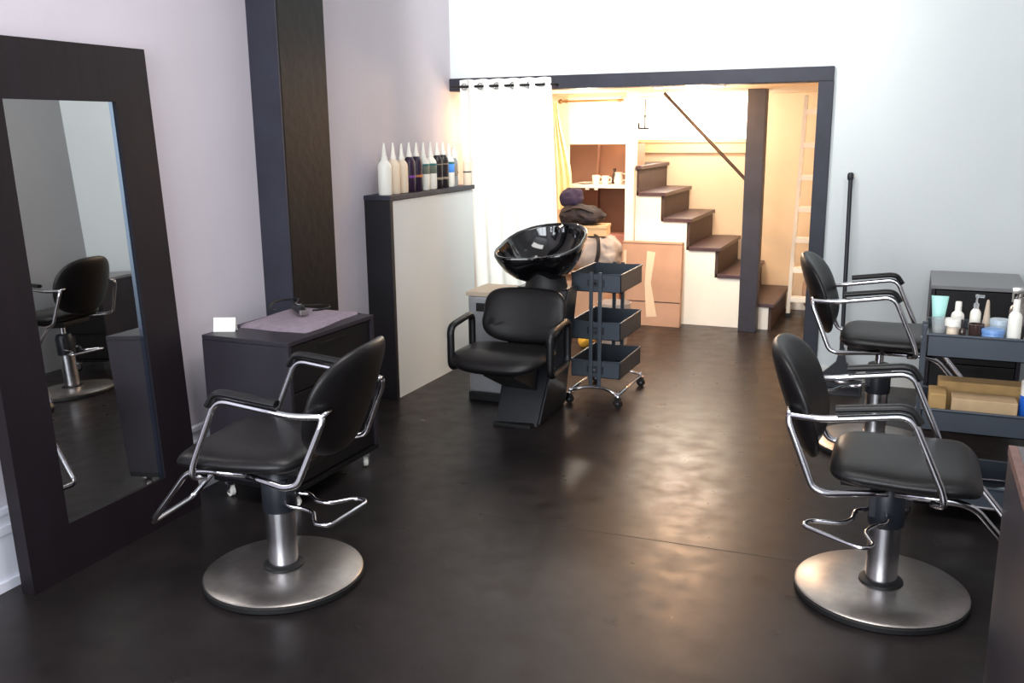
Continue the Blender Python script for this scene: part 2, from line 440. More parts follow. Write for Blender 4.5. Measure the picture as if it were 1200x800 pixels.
# ------------------------------------------------------------------ styling chairs
def lever_bm(ang, lift):
    # long looped lift bar: thin neck, waist, wide outer end
    pts = [(.05, .03, .37), (.12, .075, .36), (.17, .045, .35), (.24, .05, .345), (.33, .15, .345), (.40, .135, .345),
           (.40, -.135, .345), (.33, -.15, .345), (.24, -.05, .345), (.17, -.045, .35), (.12, -.075, .36), (.05, -.03, .37)]
    ca, sa = math.cos(ang), math.sin(ang)
    b = bm_(); tube(b, [(x*.76*ca-y*.85*sa, x*.76*sa+y*.85*ca, z-.05) for x, y, z in pts], .0075, fil=.05, n=10)
    return b
def make_chair(label, lever, lift=0.):
    t = thing('styling_chair', label, 'chair', group='black and chrome hydraulic styling chairs')
    b = bm_(); lathe(b, [(.283, 0), (.29, .004), (.29, .020), (.283, .024)], n=64); obj('base_rim', b, M['rubber'], t, A_)
    b = bm_(); lathe(b, [(.286, .022), (.288, .028), (.28, .034), (.15, .046), (.07, .050)], n=64); obj('base_plate', b, M['steel'], t, A_)
    b = bm_(); lathe(b, [(.075, .046), (.073, .056), (.06, .064), (.056, .064)], n=40); obj('collar', b, M['rubber'], t, A_)
    b = bm_(); lathe(b, [(.053, .055), (.053, .268+lift*.3)], n=40); obj('hydraulic_column', b, M['column'], t, A_)
    b = bm_(); lathe(b, [(.059, .262), (.061, .268), (.061, .385), (.05, .41), (.035, .415)], n=32)
    bx(b, -.055, -.045+.02, -.05, .05, .30, .39); obj('shroud', b, M['shroud'], t, A_, loc=(0, 0, lift*.3))
    if lift:
        b = bm_(); lathe(b, [(.02, .41+lift*.3), (.02, .44+lift)], n=20); obj('piston', b, M['chrome'], t, A_)
    b = bm_(); bx(b, -.15, .13, -.12, .12, .425+lift, .452+lift, bev=.006); bx(b, -.06, .06, -.05, .05, .40+lift, .43+lift, bev=.004)
    obj('seat_bracket', b, M['rubber'], t)
    obj('lift_lever', lever_bm(lever, lift), M['chrome'], t, True, loc=(0, 0, lift*.3))
    Z = lift
    # seat cushion
    def fs(p, q, h):
        d = (p*p/.05+q*q/.09)
        return (p+.045, q*(1-.06*max(0, -p)/.2), h+.492+Z-(.010*(1-min(1, d)) if h > 0 else 0)-(.015 if p > .18 else 0)*(p-.18)/.05)
    b = bm_(); pillow(b, .235, .255, .043, n=5.5, f=fs, edge=.42); obj('seat', b, M['vinyl'], t, True)
    # backrest: oval, wrapping round the sitter, leaning back
    def fb(p, q, h):    # p across, q up
        w = q-.0
        wid = 1-.12*max(0, -q)/.2
        x = -.315-.34*(q)+h+1.15*(p*p)
        return (x-.01, p*wid, .694+Z+q)
    b = bm_(); pillow(b, .25, .198, .034, n=2.7, f=fb, edge=.4); obj('backrest', b, M['vinyl'], t, True)
    # chrome arm loops
    for s in (1, -1):
        y = s*.275
        pts = [(.13, s*.24, .447+Z), (.165, y, .452+Z), (.155, y, .50+Z), (.05, y, .733+Z), (-.15, y, .703+Z), (-.22, y-s*.006, .692+Z),
               (-.315, y-s*.03, .690+Z), (-.31, y-s*.02, .66+Z), (-.225, y, .46+Z), (-.18, y, .447+Z), (-.1, s*.24, .447+Z), (0, s*.20, .447+Z)]
        b = bm_(); tube(b, pts, .0115, fil=.045, n=12)
        # bracket to the backrest
        tube(b, [(-.315, y-s*.03, .692+Z), (-.318, s*.20, .70+Z)], .009, n=8)
        fr = obj('arm_frame', b, M['chrome'], t, True)
        b = bm_(); pp = [(.078, y, .712+Z), (.050, y, .752+Z), (.02, y, .757+Z), (-.17, y, .732+Z)]
        tube(b, pp, .021, fil=.05, n=14, flat=.62); obj('arm_pad', b, M['armpad'], fr, A_)
    # footrest
    b = bm_(); pts = [(.02, .17, .438+Z), (.20, .17, .438+Z), (.26, .165, .42+Z), (.45, .13, .20+Z), (.45, -.13, .20+Z), (.26, -.165, .42+Z), (.20, -.17, .438+Z), (.02, -.17, .438+Z)]
    tube(b, pts, .011, fil=.03, n=12); obj('footrest', b, M['chrome'], t, True)
    return t
ch = make_chair('styling chair in front of the tall leaning floor mirror, facing it', rad(170), .02)
ch.location = (-2.03, 2.61, 0); ch.rotation_euler = (0, 0, rad(188))
ch = make_chair('nearest right-hand styling chair, its full round steel base showing on the floor', rad(-122), 0)
ch.location = (0, 3.28, 0)
ch = make_chair('raised styling chair behind the nearest right-hand one, next to the wide trolley', rad(-165), .09)
ch.location = (-.09, 4.93, 0)

# ------------------------------------------------------------------ leaning mirror
mi = thing('floor_mirror', 'tall floor mirror in a wide black-brown frame leaning on the left wall', 'mirror', (-2.77, 2.155, 0))
mi.rotation_euler = (0, -rad(2.55), rad(.9))
W_, H_, BW, TH = .880, 1.930, .187, .06
def quad_frame(b, o0, o1, i0, i1, xo, xi, xb):
    # mitred frame: outer rect o0..o1, inner rect i0..i1 (y,z); xo front, xb back, xi inner lip depth
    O = [(o0[0], o0[1]), (o1[0], o0[1]), (o1[0], o1[1]), (o0[0], o1[1])]
    I = [(i0[0], i0[1]), (i1[0], i0[1]), (i1[0], i1[1]), (i0[0], i1[1])]
    for k in range(4):
        a, c = O[k], O[(k+1) % 4]; d, e = I[(k+1) % 4], I[k]
        prism(b, [a, c, d, e], 'x', xb, xo)
b = bm_(); quad_frame(b, (0, 0), (W_, H_), (BW, BW+.01), (W_-BW, H_-BW-.02), 0, 0, -TH)
bmesh.ops.remove_doubles(b, verts=b.verts[:], dist=1e-5)
obj('frame', b, M['frame'], mi)
y0, y1, z0, z1 = BW-.004, W_-BW+.004, BW+.006, H_-BW-.016
obj('glass', bx(bm_(), -.014, -.008, y0, y1-.034, z0, z1), M['mirror'], mi)
b = bm_()
for (a, c, h0, h1) in ((y1-.034, y1-.018, -.008, -.0084), (y1-.018, y1, -.0084, -.0094)):
    b.faces.new([b.verts.new(v) for v in ((h0, a, z0), (h1, c, z0), (h1, c, z1), (h0, a, z1))])
obj('bevel_edge', b, M['bevel'], mi)

# ------------------------------------------------------------------ station cabinets on casters
def caster(parent, x, y, r=.024, mt=None, rz=0., z=None):
    b = bm_()
    H = 2*r+.012
    tube(b, [(0, -.010, r), (0, .010, r)], r, n=20)
    for v in b.verts: v.co = Matrix.Rotation(rz, 3, 'Z') @ v.co
    cw = obj('caster', b, mt or M['rubber'], parent, A_, loc=(x, y, 0))
    b = bm_()
    bx(b, -.014, .014, -.016, -.011, r*.8, H); bx(b, -.014, .014, .011, .016, r*.8, H); bx(b, -.018, .018, -.018, .018, H-.004, H+.004)
    tube(b, [(0, 0, H), (0, 0, H+.03)], .006, n=8)
    tube(b, [(0, -.018, r), (0, .018, r)], .006, n=10)
    for v in b.verts: v.co = Matrix.Rotation(rz, 3, 'Z') @ v.co
    obj('caster_fork', b, M['chrome'], cw, A_)
    return cw
def cabinet(label, loc, rz, w, d, h, open_dir, group=None, topm=None):
    t = thing('station_cabinet', label, 'cabinet', loc, rz, group)
    z0 = .085
    obj('top_panel', bx(bm_(), 0, w, 0, d, h-.02, h, bev=.002), topm or M['veneer'], t)
    obj('bottom_panel', bx(bm_(), .002, w-.002, .002, d-.002, z0, z0+.02), M['blackv'], t)
    if open_dir == 'x':     # open front looks towards +x
        obj('side_panel', bx(bm_(), 0, w-.0, 0, .02, z0+.02, h-.021, bev=.001), M['veneer'], t)
        obj('side_panel', bx(bm_(), 0, w-.0, d-.02, d, z0+.02, h-.021), M['veneer'], t)
        obj('back_panel', bx(bm_(), 0, .015, .02, d-.02, z0+.02, h-.021), M['veneer'], t)
        zz = z0+.025; n = 3; hh = (h-.025-zz)/n
        for k in range(n):
            dr = obj('drawer', bx(bm_(), .03, w-.012, .024, d-.024, zz+k*hh+.003, zz+(k+1)*hh-.003, bev=.002), M['blackv'], t)
            obj('handle', bx(bm_(), w-.0125, w-.004, d*.35, d*.65, zz+(k+1)*hh-.035, zz+(k+1)*hh-.027), M['blackv'], dr)
    else:
        obj('side_panel', bx(bm_(), 0, .02, 0, d, z0+.02, h-.021, bev=.001), M['veneer'], t)
        obj('side_panel', bx(bm_(), w-.02, w, 0, d, z0+.02, h-.021), M['veneer'], t)
        obj('back_panel', bx(bm_(), .02, w-.02, d-.015, d, z0+.02, h-.021), M['veneer'], t)
        zz = z0+.025; n = 3; hh = (h-.025-zz)/n
        for k in range(n):
            dr = obj('drawer', bx(bm_(), .024, w-.024, .012, d-.03, zz+k*hh+.003, zz+(k+1)*hh-.003, bev=.002), M['blackv'], t)
            obj('handle', bx(bm_(), w*.35, w*.65, .004, .0125, zz+(k+1)*hh-.035, zz+(k+1)*hh-.027), M['blackv'], dr)
    for x in (.05, w-.05):
        for y in (.05, d-.05): caster(t, x, y, rz=random.uniform(-1, 1), mt=M['white_plastic'] if open_dir == 'x' else M['rubber'])
    return t
G_CAB = 'dark rolling station cabinets'
cabinet('dark rolling cabinet with a folded mauve towel on top', (-2.787, 3.13, 0), rad(-1), .455, .66, .75, 'x', G_CAB)
cabinet('dark rolling cabinet with bare top in grey sheen against the right back wall', (.135, 5.56, 0), 0, .47, .58, .75, 'y', G_CAB, mat('pale_sheen_top', (132,132,134), .35))  # reflected sheen on the top put in as a paler grey
# near cabinet at the frame edge
nc = thing('work_table', 'dark cabinet with brown edge cut off at the lower right frame edge', 'cabinet', (.293, 2.02, 0))
obj('top_panel', bx(bm_(), .022, .53, 0, .74, .73, .75, bev=.002), M['greytop'], nc)
obj('edge_band', bx(bm_(), 0, .0215, 0, .74, .725, .75), M['wood_edge'], nc)
obj('side_panel', bx(bm_(), .002, .02, 0, .74, .0, .725), M['veneer'], nc)
obj('side_panel', bx(bm_(), .51, .53, 0, .74, .0, .73), M['veneer'], nc)
obj('back_panel', bx(bm_(), .02, .51, .722, .74, .0, .73), M['veneer'], nc)
obj('door', bx(bm_(), .022, .508, .0, .018, .03, .725, bev=.002), M['veneer'], nc)

# things on left cabinet
b = bm_(); 
def folded(b, x0, x1, y0, y1, z, h, sk=0):
    nx, ny = 16, 16; g = []
    for lay in (0, 1):
        for i in range(nx+1):
            for j in range(ny+1):
                u, v = i/nx, j/ny
                e = min(u, 1-u, v, 1-v)
                zz = z if lay == 0 else z+h*min(1, (e*9))**.5+.003*math.sin(u*9+v*4)*min(1, e*6)
                g.append(b.verts.new((x0+(x1-x0)*u+sk*v+.006*math.sin(v*7), y0+(y1-y0)*v+.006*math.sin(u*8), zz)))
    N = (nx+1)*(ny+1)
    for i in range(nx):
        for j in range(ny):
            a = i*(ny+1)+j
            b.faces.new((g[a], g[a+1], g[a+ny+2], g[a+ny+1])); b.faces.new((g[N+a+ny+1], g[N+a+ny+2], g[N+a+1], g[N+a]))
    for i in range(nx):
        for a in (i*(ny+1), i*(ny+1)+ny): b.faces.new((g[a], g[a+ny+1], g[N+a+ny+1], g[N+a]))
    for j in range(ny):
        for a in (j, nx*(ny+1)+j): b.faces.new((g[a], g[a+1], g[N+a+1], g[N+a]))
folded(b, -.17, .20, -.23, .25, 0, .018, -.02)
o = obj('towel', b, M['towel'], None, True, loc=(-2.575, 3.535, .75)); tag(o, 'mauve folded towel lying flat on the left rolling cabinet', 'towel')
o = thing('hair_clipper', 'black hair clipper lying on the mauve towel', 'hair clipper', (-2.60, 3.58, .772), rad(-38))
b = bm_(); tube(b, [(-.10, 0, .018), (-.04, 0, .024), (.03, 0, .026), (.07, 0, .022)], .02, n=14, radii=[.012, .019, .022, .017]); obj('body', b, M['armpad'], o, A_)
b = bm_(); bx(b, .068, .092, -.02, .02, .008, .03, bev=.003); obj('blade', b, M['steel'], o)
b = bm_(); bx(b, -.01, .03, -.008, .008, .044, .051, bev=.002); obj('switch', b, M['chrome'], o)
b = bm_(); pts = []
for k in range(22):
    a = k/21*PI*1.55; pts.append((-.10-.07*math.sin(a)-.0, .05+.09*(1-math.cos(a))-.05, .012-.008*min(1, k/5)))
tube(b, pts, .0045, n=8); obj('cord', b, M['rubber'], o, True)
o = thing('hair_scissors_case', 'thin curved black cable beside the mauve towel', 'cable', (-2.74, 3.66, .772), rad(20))
o.name = 'coiled_cable'
b = bm_(); pts = [(.055*math.cos(t*.4)*1.0, .15*math.sin(t*.4), .026+.004*math.sin(t)) for t in range(13)]
tube(b, pts, .005, n=8); obj('cord', b, M['rubber'], o, True)
b = bm_(); tube(b, [(.055, -.02, .026), (.055, .0, .026)], .009, n=10); obj('plug', b, M['rubber'], o, A_)
o = thing('business_card', 'small white card propped on the left rolling cabinet corner', 'card', (-2.735, 3.215, .75), rad(22))
b = bm_(); bx(b, -.048, .048, -.001, .001, 0, .062)
for v in b.verts: v.co = Matrix.Rotation(rad(-18), 3, 'X') @ v.co
obj('front_leaf', b, M['card_white'], o)
b = bm_(); bx(b, -.048, .048, -.001, .001, 0, .062)
for v in b.verts: v.co = Matrix.Translation((0, .038, 0)) @ (Matrix.Rotation(rad(18), 4, 'X') @ v.co)
obj('rear_leaf', b, M['card_white'], o)

# ------------------------------------------------------------------ bottles
def bottle(name, label, loc, r, h, hs, m, capm, kind, lab=None, group=None, rz=0):
    """body to h with shoulder, cap of the given kind up to hs"""
    t = thing(name, label, 'bottle', loc, rz, group)
    b = bm_(); lathe(b, [(r*.92, 0), (r, .006), (r, h*.80), (r*.9, h*.88), (r*.55, h*.97), (r*.42, h)], n=24); obj('body', b, m, t, A_)
    b = bm_()
    if kind == 'nozzle': lathe(b, [(r*.48, h-.004), (r*.50, h+.012), (r*.36, h+.02), (r*.16, hs-.01), (r*.13, hs)], n=16)
    elif kind == 'pump':
        lathe(b, [(r*.5, h-.004), (r*.5, h+.02), (r*.2, h+.022), (r*.18, hs-.015), (r*.35, hs-.013), (r*.35, hs)], n=16)
        bx(b, -.006, r*1.3, -.006, .006, hs-.012, hs-.002)
    elif kind == 'spray':
        lathe(b, [(r*.5, h-.004), (r*.5, h+.02), (r*.3, h+.025), (r*.3, hs-.012)], n=16)
        bx(b, -r*.9, r*.6, -r*.32, r*.32, hs-.026, hs, bev=.004); bx(b, -r*.85, -r*.65, -.004, .004, hs-.06, hs-.02)
    else: lathe(b, [(r*.5, h-.004), (r*.52, h), (r*.5, hs-.003), (r*.45, hs)], n=16)
    obj('nozzle' if kind == 'nozzle' else {'pump': 'pump', 'spray': 'spray_head'}.get(kind, 'cap'), b, capm, t, A_)
    for z0, z1, lm in (lab or []):
        b = bm_(); lathe(b, [(r+.0004, z0), (r+.001, z0+.001), (r+.001, z1-.001), (r+.0004, z1)], n=24); obj('label', b, lm, t, A_)
    return t
G_B = 'salon bottles on the black ledge'
wp, pu, dk, cp = M['white_plastic'], M['purple'], M['dark_plastic'], M['cream_plastic']
row = [
 (4.880, .042, .205, .300, wp, wp, 'nozzle', None, 'large plain white nozzle bottle, nearest end of the ledge row'),
 (4.985, .038, .205, .300, cp, wp, 'nozzle', None, 'cream nozzle bottle second from the near end of the ledge'),
 (5.085, .038, .200, .295, cp, wp, 'nozzle', None, 'cream nozzle bottle just before the dark purple pair on the ledge'),
 (5.180, .038, .215, .300, pu, wp, 'nozzle', [(.085, .10, M['lab_purple'])], 'dark purple bottle with violet stripe, nearer of the purple pair'),
 (5.272, .038, .215, .298, pu, wp, 'nozzle', [(.085, .10, M['orange'])], 'dark purple bottle with orange stripe, farther of the purple pair'),
 (5.365, .038, .205, .298, wp, wp, 'nozzle', [(.10, .15, M['lab_grey']), (.15, .163, M['lab_teal'])], 'white bottle with grey-green label right after the purple pair'),
 (5.462, .039, .205, .300, wp, wp, 'nozzle', [(.10, .15, M['lab_grey']), (.15, .163, M['lab_teal'])], 'white bottle with grey-green label right before the black tan-labelled pair'),
 (5.552, .037, .215, .295, dk, wp, 'nozzle', [(.15, .157, M['lab_tan']), (.055, .07, M['lab_tan'])], 'black bottle with tan stripes, nearer of the black pair'),
 (5.638, .037, .215, .295, dk, wp, 'nozzle', [(.15, .157, M['lab_tan']), (.055, .07, M['lab_tan'])], 'black bottle with tan stripes, farther of the black pair'),
 (5.725, .036, .205, .295, wp, wp, 'nozzle', [(.095, .15, M['lab_blue']), (.15, .165, M['lab_teal'])], 'white nozzle bottle with bright blue label on the ledge'),
 (5.795, .028, .19, .24, M['clear'], wp, 'cap', [(.07, .14, M['lab_tan'])], 'slim clear bottle with rounded white cap beside blue labelled one'),
 (5.850, .030, .235, .305, wp, wp, 'pump', [(.08, .095, M['lab_dark'])], 'tall white pump bottle near the far end of the ledge row'),
 (5.912, .030, .19, .232, cp, wp, 'cap', [(.085, .095, M['lab_dark'])], 'cream bottle with dark stripe, farthest on the black ledge'),
]
for i, (y, r, h, hs, m, cm_, kd, lb, lab) in enumerate(row):
    xx = -2.875
    if i == 11: xx = -2.90
    if i == 12: xx = -2.83
    bottle('salon_bottle', lab, (xx, y, 1.2322), r*.98 if xx == -2.875 else r*.95, h, hs, m, cm_, kd, lb, G_B)

# ------------------------------------------------------------------ trolleys
def tray_bm(w, d, h, z, th=.004):
    b = bm_()
    bx(b, -w/2, w/2, -d/2, d/2, z-h, z-h+th)
    bx(b, -w/2, w/2, -d/2, -d/2+th, z-h, z); bx(b, -w/2, w/2, d/2-th, d/2, z-h, z)
    bx(b, -w/2, -w/2+th, -d/2, d/2, z-h, z); bx(b, w/2-th, w/2, -d/2, d/2, z-h, z)
    tube(b, [(-w/2, -d/2, z), (w/2, -d/2, z), (w/2, d/2, z), (-w/2, d/2, z)], .006, closed=True, n=8)
    return b
def trolley(label, loc, rz, w, d, zs, post_axis, h=.105, liner=0):
    t = thing('utility_trolley', label, 'trolley', loc, rz)
    for z in zs: obj('tray', tray_bm(w, d, h if z > .3 else .10, z), M['slate'], t)
    if liner: obj('tray_liner', bx(bm_(), -w/2+.004, w/2-.004, -d/2+.004, d/2-.004, liner-.004, liner), M['slate_dark'], t)
    ends = [(0, -d/2-.008), (0, d/2+.008)] if post_axis == 'y' else [(-w/2-.008, 0), (w/2+.008, 0)]
    for ex, ey in ends:
        for s in (-1, 1):
            o_ = .027*s if post_axis == 'y' else .035*s
            x, y = (ex+o_, ey) if post_axis == 'y' else (ex, ey+o_)
            b = bm_(); bx(b, x-.011, x+.011, y-.007, y+.007, .10, zs[0]+.012, bev=.003)
            obj('post', b, M['slate'], t)
        b = bm_()
        for z in zs:
            q = .0 if post_axis == 'y' else 0
            if post_axis == 'y':
                bx(b, ex-.05, ex+.05, ey-.003, ey+.003, z-.07, z-.03)
            else: bx(b, ex-.003, ex+.003, ey-.04, ey+.04, z-.07, z-.03)
        obj('bracket', b, M['slate_dark'], t)
        b = bm_()
        for z in zs:
            sgn = 1 if (ey > 0 or ex > 0) else -1
            if post_axis == 'y': tube(b, [(ex, ey+sgn*.002, z-.05), (ex, ey+sgn*.012, z-.05)], .008, n=10)
            else: tube(b, [(ex+sgn*.002, ey, z-.05), (ex+sgn*.012, ey, z-.05)], .008, n=10)
        obj('screw', b, M['chrome'], t, A_)
    # chrome base rails
    b = bm_()
    zr = .085
    for s in (-1, 1):
        if post_axis == 'y': tube(b, [(-w/2, s*(d/2+.03), zr-.012), (-.06, s*(d/2+.01), zr+.02), (.06, s*(d/2+.01), zr+.02), (w/2, s*(d/2+.03), zr-.012)], .009, fil=.04, n=10)
        else: tube(b, [(s*(w/2+.03), -d/2, zr-.012), (s*(w/2+.01), -.06, zr+.02), (s*(w/2+.01), .06, zr+.02), (s*(w/2+.03), d/2, zr-.012)], .009, fil=.04, n=10)
    for s in (-1, 1):
        if post_axis == 'y': tube(b, [(s*w/2, -d/2-.03, zr-.012), (s*w/2, d/2+.03, zr-.012)], .009, n=10)
        else: tube(b, [(-w/2-.03, s*d/2, zr-.012), (w/2+.03, s*d/2, zr-.012)], .009, n=10)
    obj('base_frame', b, M['chrome'], t, True)
    cx, cy = (w/2, d/2+.03) if post_axis == 'y' else (w/2+.03, d/2)
    for sx in (-1, 1):
        for sy in (-1, 1): caster(t, sx*cx, sy*cy, r=.025, rz=random.uniform(-1, 1)+.7)
    return t
trolley('empty slate-blue three-tier trolley standing beside the black shampoo unit', (-1.652, 5.375, 0), rad(0), .30, .45, (.78, .497, .262), 'y')
trolley('wide slate-blue three-tier trolley loaded with bottles, jars and brown boxes', (.335, 4.23, 0), 0, .47, .36, (.78, .47, .16), 'x', .09, .75)

# ------------------------------------------------------------------ products on the loaded trolley
def TZ(z): return z
tz = .7505
def jar(label, loc, r, h, m, lidm, lh=.02, cat='jar', lr=1.05, name='cosmetic_jar'):
    t = thing(name, label, cat, loc)
    b = bm_(); lathe(b, [(r*.92, 0), (r, .004), (r, h-.002), (r*.97, h)], n=24); obj('body', b, m, t, A_)
    b = bm_(); lathe(b, [(r*lr, h-.001), (r*lr, h+lh-.003), (r*lr*.95, h+lh)], n=24); obj('lid', b, lidm, t, A_)
    return t
def cup(name, label, loc, r0, r1, h, m, cat='cup'):
    b = bm_(); lathe(b, [(r0, 0), (r1, h), (r1-.003, h), (r0-.003, .004)], n=28); o = obj(name, b, m, None, A_, loc=loc); tag(o, label, cat); return o
cup('plastic_cup', 'clear plastic cup at the left end of the loaded trolley top', (0.143, 4.15, tz), .024, .032, .082, M['clear'])
b = bm_()
for k in range(2): pass
o = thing('squeeze_tube', 'pale teal squeeze tube standing behind the clear cup', 'tube', (0.140, 4.255, tz))
b = bm_(); g = []
for z, w, d in [(.028, .018, .018), (.04, .021, .019), (.09, .027, .012), (.155, .034, .002)]: g.append((z, w, d))
rings = []
for z, w, d in g: rings.append([b.verts.new((w*math.cos(2*PI*k/20), d*math.sin(2*PI*k/20), z)) for k in range(20)])
for A, B in zip(rings, rings[1:]):
    for k in range(20): b.faces.new((A[k], A[(k+1) % 20], B[(k+1) % 20], B[k]))
b.faces.new(rings[0][::-1]); b.faces.new(rings[-1]); obj('body', b, M['teal'], o, A_)
b = bm_(); lathe(b, [(.018, 0), (.02, .002), (.02, .03), (.018, .033)], n=20); obj('cap', b, M['white_plastic'], o, A_)
jar('white flared tub with flat white lid in front of the teal tube', (0.190, 4.105, tz), .021, .062, M['cream_plastic'], M['white_plastic'], .028, 'tub', 1.4)
bottle('lotion_bottle', 'white squat bottle with square cap behind the flared tub', (0.210, 4.215, tz), .025, .105, .142, M['white_plastic'], M['white_plastic'], 'cap')
bottle('dropper_bottle', 'slim dark brown bottle standing between white bottles on trolley', (0.227, 4.11, tz), .013, .055, .088, M['amber'], M['dark_plastic'], 'cap')
cup('glass_tumbler', 'brownish glass tumbler in the middle of the trolley top', (0.277, 4.13, tz), .026, .031, .07, M['amber'], 'glass')
bottle('spray_bottle', 'pale white mist bottle behind the brown tumbler', (0.277, 4.235, tz), .021, .115, .172, M['white_plastic'], M['clear'], 'pump')
b = bm_(); lathe(b, [(.018, 0), (.019, .018), (.006, .15), (.003, .157)], n=20); o = obj('applicator_cone', b, M['beige'], None, A_, loc=(0.317, 4.21, tz)); tag(o, 'beige pointed cone bottle beside the pale mist bottle', 'bottle')
jar('blue jar with pale lid in front on the loaded trolley', (0.337, 4.105, tz), .040, .044, M['bluejar'], M['bluejar'], .014)
jar('pale grey-blue jar just behind the blue jar', (0.365, 4.20, tz), .036, .06, M['palejar'], M['palejar'], .022)
bottle('shampoo_bottle', 'tall bright white bottle right of the blue jar', (0.410, 4.10, tz), .025, .138, .182, M['white_plastic'], M['white_plastic'], 'cap')
bottle('spray_bottle', 'silver-grey trigger spray bottle behind the tall white bottle', (0.430, 4.22, tz), .033, .15, .212, M['silver'], M['silver'], 'spray')
b = bm_(); lathe(b, [(.030, 0), (.031, .02), (.019, .09), (.006, .148), (.004, .153)], n=24); o = obj('nozzle_bottle', b, M['white_plastic'], None, A_, loc=(0.477, 4.11, tz)); tag(o, 'white cone shaped bottle at the right frame edge', 'bottle')
# second tier
t2z = .38+.0045
o = obj('kraft_box', bx(bm_(), -.12, .12, -.055, .055, 0, .135, bev=.004), M['kraft2'], None, loc=(.33, 4.125, t2z)); tag(o, 'plain brown kraft box in front on the trolley middle shelf', 'box')
o = obj('kraft_box', bx(bm_(), -.033, .033, -.07, .07, 0, .145, bev=.004), M['kraft'], None, loc=(.158, 4.15, t2z)); tag(o, 'narrow kraft box at the left end of the trolley middle shelf', 'box')
b = bx(bm_(), -.16, .16, -.05, .05, 0, .17, bev=.006)
o = obj('kraft_box', b, M['kraft'], None, loc=(.32, 4.26, t2z)); tag(o, 'taller kraft box behind the others on the trolley middle shelf', 'box')
o = thing('aerosol_can', 'bright blue can with white cap on the trolley middle shelf', 'can', (.49, 4.13, t2z))
b = bm_(); lathe(b, [(.030, 0), (.032, .003), (.032, .155), (.027, .165)], n=24); obj('body', b, M['bluecan'], o, A_)
b = bm_(); lathe(b, [(.030, .158), (.031, .215), (.027, .22)], n=24); obj('cap', b, M['white_plastic'], o, A_)
b = bm_(); pillow(b, .10, .06, .02, n=2.5, f=lambda p, q, h: (p, q, h+.02+.006*math.sin(p*60)), R=8, K=32)
o = obj('cloth', b, M['palejar'], None, True, loc=(.43, 4.18, .071)); tag(o, 'crumpled grey cloth in the lowest trolley tray', 'cloth')

# ------------------------------------------------------------------ shampoo unit
su = thing('shampoo_unit', 'black backwash shampoo chair with glossy black tilting bowl', 'shampoo chair', (-1.93, 4.55, 0))
def SX(pts): return [(x+1.93, y-4.55, z) for x, y, z in pts]
# pedestal: tapered cabinet
b = bm_()
lo = [(-2.045, 4.56), (-1.80, 4.60), (-1.82, 5.10), (-2.045, 5.10)]
hi = [(-2.07, 4.93), (-1.74, 4.93), (-1.74, 5.09), (-2.07, 5.09)]
A = [b.verts.new(SX([(x, y, 0)])[0]) for x, y in lo]; B_ = [b.verts.new(SX([(x, y, .72)])[0]) for x, y in hi]
b.faces.new(A); b.faces.new(B_[::-1])
for k in range(4): b.faces.new((A[k], B_[k], B_[(k+1) % 4], A[(k+1) % 4]))
bmesh.ops.bevel(b, geom=b.edges[:], offset=.012, segments=3, affect='EDGES')
obj('pedestal', b, M['shroud'] if False else mat('black_laminate', (26,27,32), .32), su, A_)
b = bm_(); bx(b, -.12, .10, -.005, .54, 0, .02, bev=.003); obj('base_plate', b, M['rubber'], su)
# seat support arm
b = bm_(); prism(b, [(-.18, .33), (.12, .19), (.14, .36), (-.20, .36)], 'x', -.09, .09); obj('seat_bracket', b, M['rubber'], su)
def fseat(p, q, h):
    s = -.0
    return (p-.045, q-.01, h+.395+.012*(abs(p)/.25)**2-.02*max(0, (-q-.1))/.12)
b = bm_(); pillow(b, .265, .225, .055, n=3.6, f=fseat, edge=.5); obj('seat', b, M['vinyl'], su, True)
def fback(p, q, h):
    return (p*(1-.02*q/.2)-.01, .22+.30*(q)-h-.5*(p*p)-.0, .588+q+.5*(p*p)*(-1 if q<-.05 else 0)*-1)
b = bm_(); pillow(b, .245, .150, .042, n=4.2, f=fback, edge=.45)
obj('backrest', b, M['vinyl'], su, True)
for s in (-1, 1):
    b = bm_(); x = s*.285-.015
    tube(b, [(x, -.14, .34), (x, -.14, .575), (x, .13, .60), (x, .13, .36)], .021, fil=.05, closed=True, n=12, flat=.8)
    obj('armrest', b, M['armpad'], su, True)
    b = bm_(); tube(b, [(x, 0, .34), (s*.2, 0, .36)], .015, n=8)
    obj('arm_bracket', b, M['rubber'], su, A_)
# bowl: shell with pointed ears at the front, round back, tilted towards the sitter
bw = bm_()
K = 64
def outline(k):
    th = 2*PI*k/K
    x, y = math.cos(th), math.sin(th)       # y>0 back
    if y >= 0: px, py = .255*math.copysign(abs(x)**.85, x), .27*y**.85
    else:
        px = .262*math.copysign(abs(x)**.62, x); py = -.20*abs(y)**.75
        py += .05*math.exp(-(px/.09)**2)      # neck notch
    return px, py
def bowlpt(px, py, z, s):
    # tilt: front lower than back, slight roll
    X, Y, Z = px*s, py*s+.02*(1-s), z
    a = rad(19); Y2 = Y*math.cos(a)-Z*math.sin(a); Z2 = Y*math.sin(a)+Z*math.cos(a)
    r_ = rad(5); X3 = X*math.cos(r_)-Z2*math.sin(r_)*0; Z3 = Z2+X*math.sin(r_)
    return (X3+.012, Y2+.40, Z3+.975)
def ringz(s):  # depth per profile
    return s
prof_out = [(1.0, 0), (1.01, -.015), (.97, -.05), (.86, -.11), (.68, -.17), (.45, -.215), (.2, -.225)]
prof_in = [(.965, .004), (.93, -.012), (.86, -.05), (.74, -.10), (.55, -.15), (.3, -.175), (.05, -.18)]
def dipz(k):
    px, py = outline(k)
    return -.028*math.exp(-(px/.085)**2) if py < 0 else 0.
ro = []
for s, z in prof_out: ro.append([bw.verts.new(bowlpt(*outline(k), z+dipz(k)*max(0, 1+z*8), s)) for k in range(K)])
ri = []
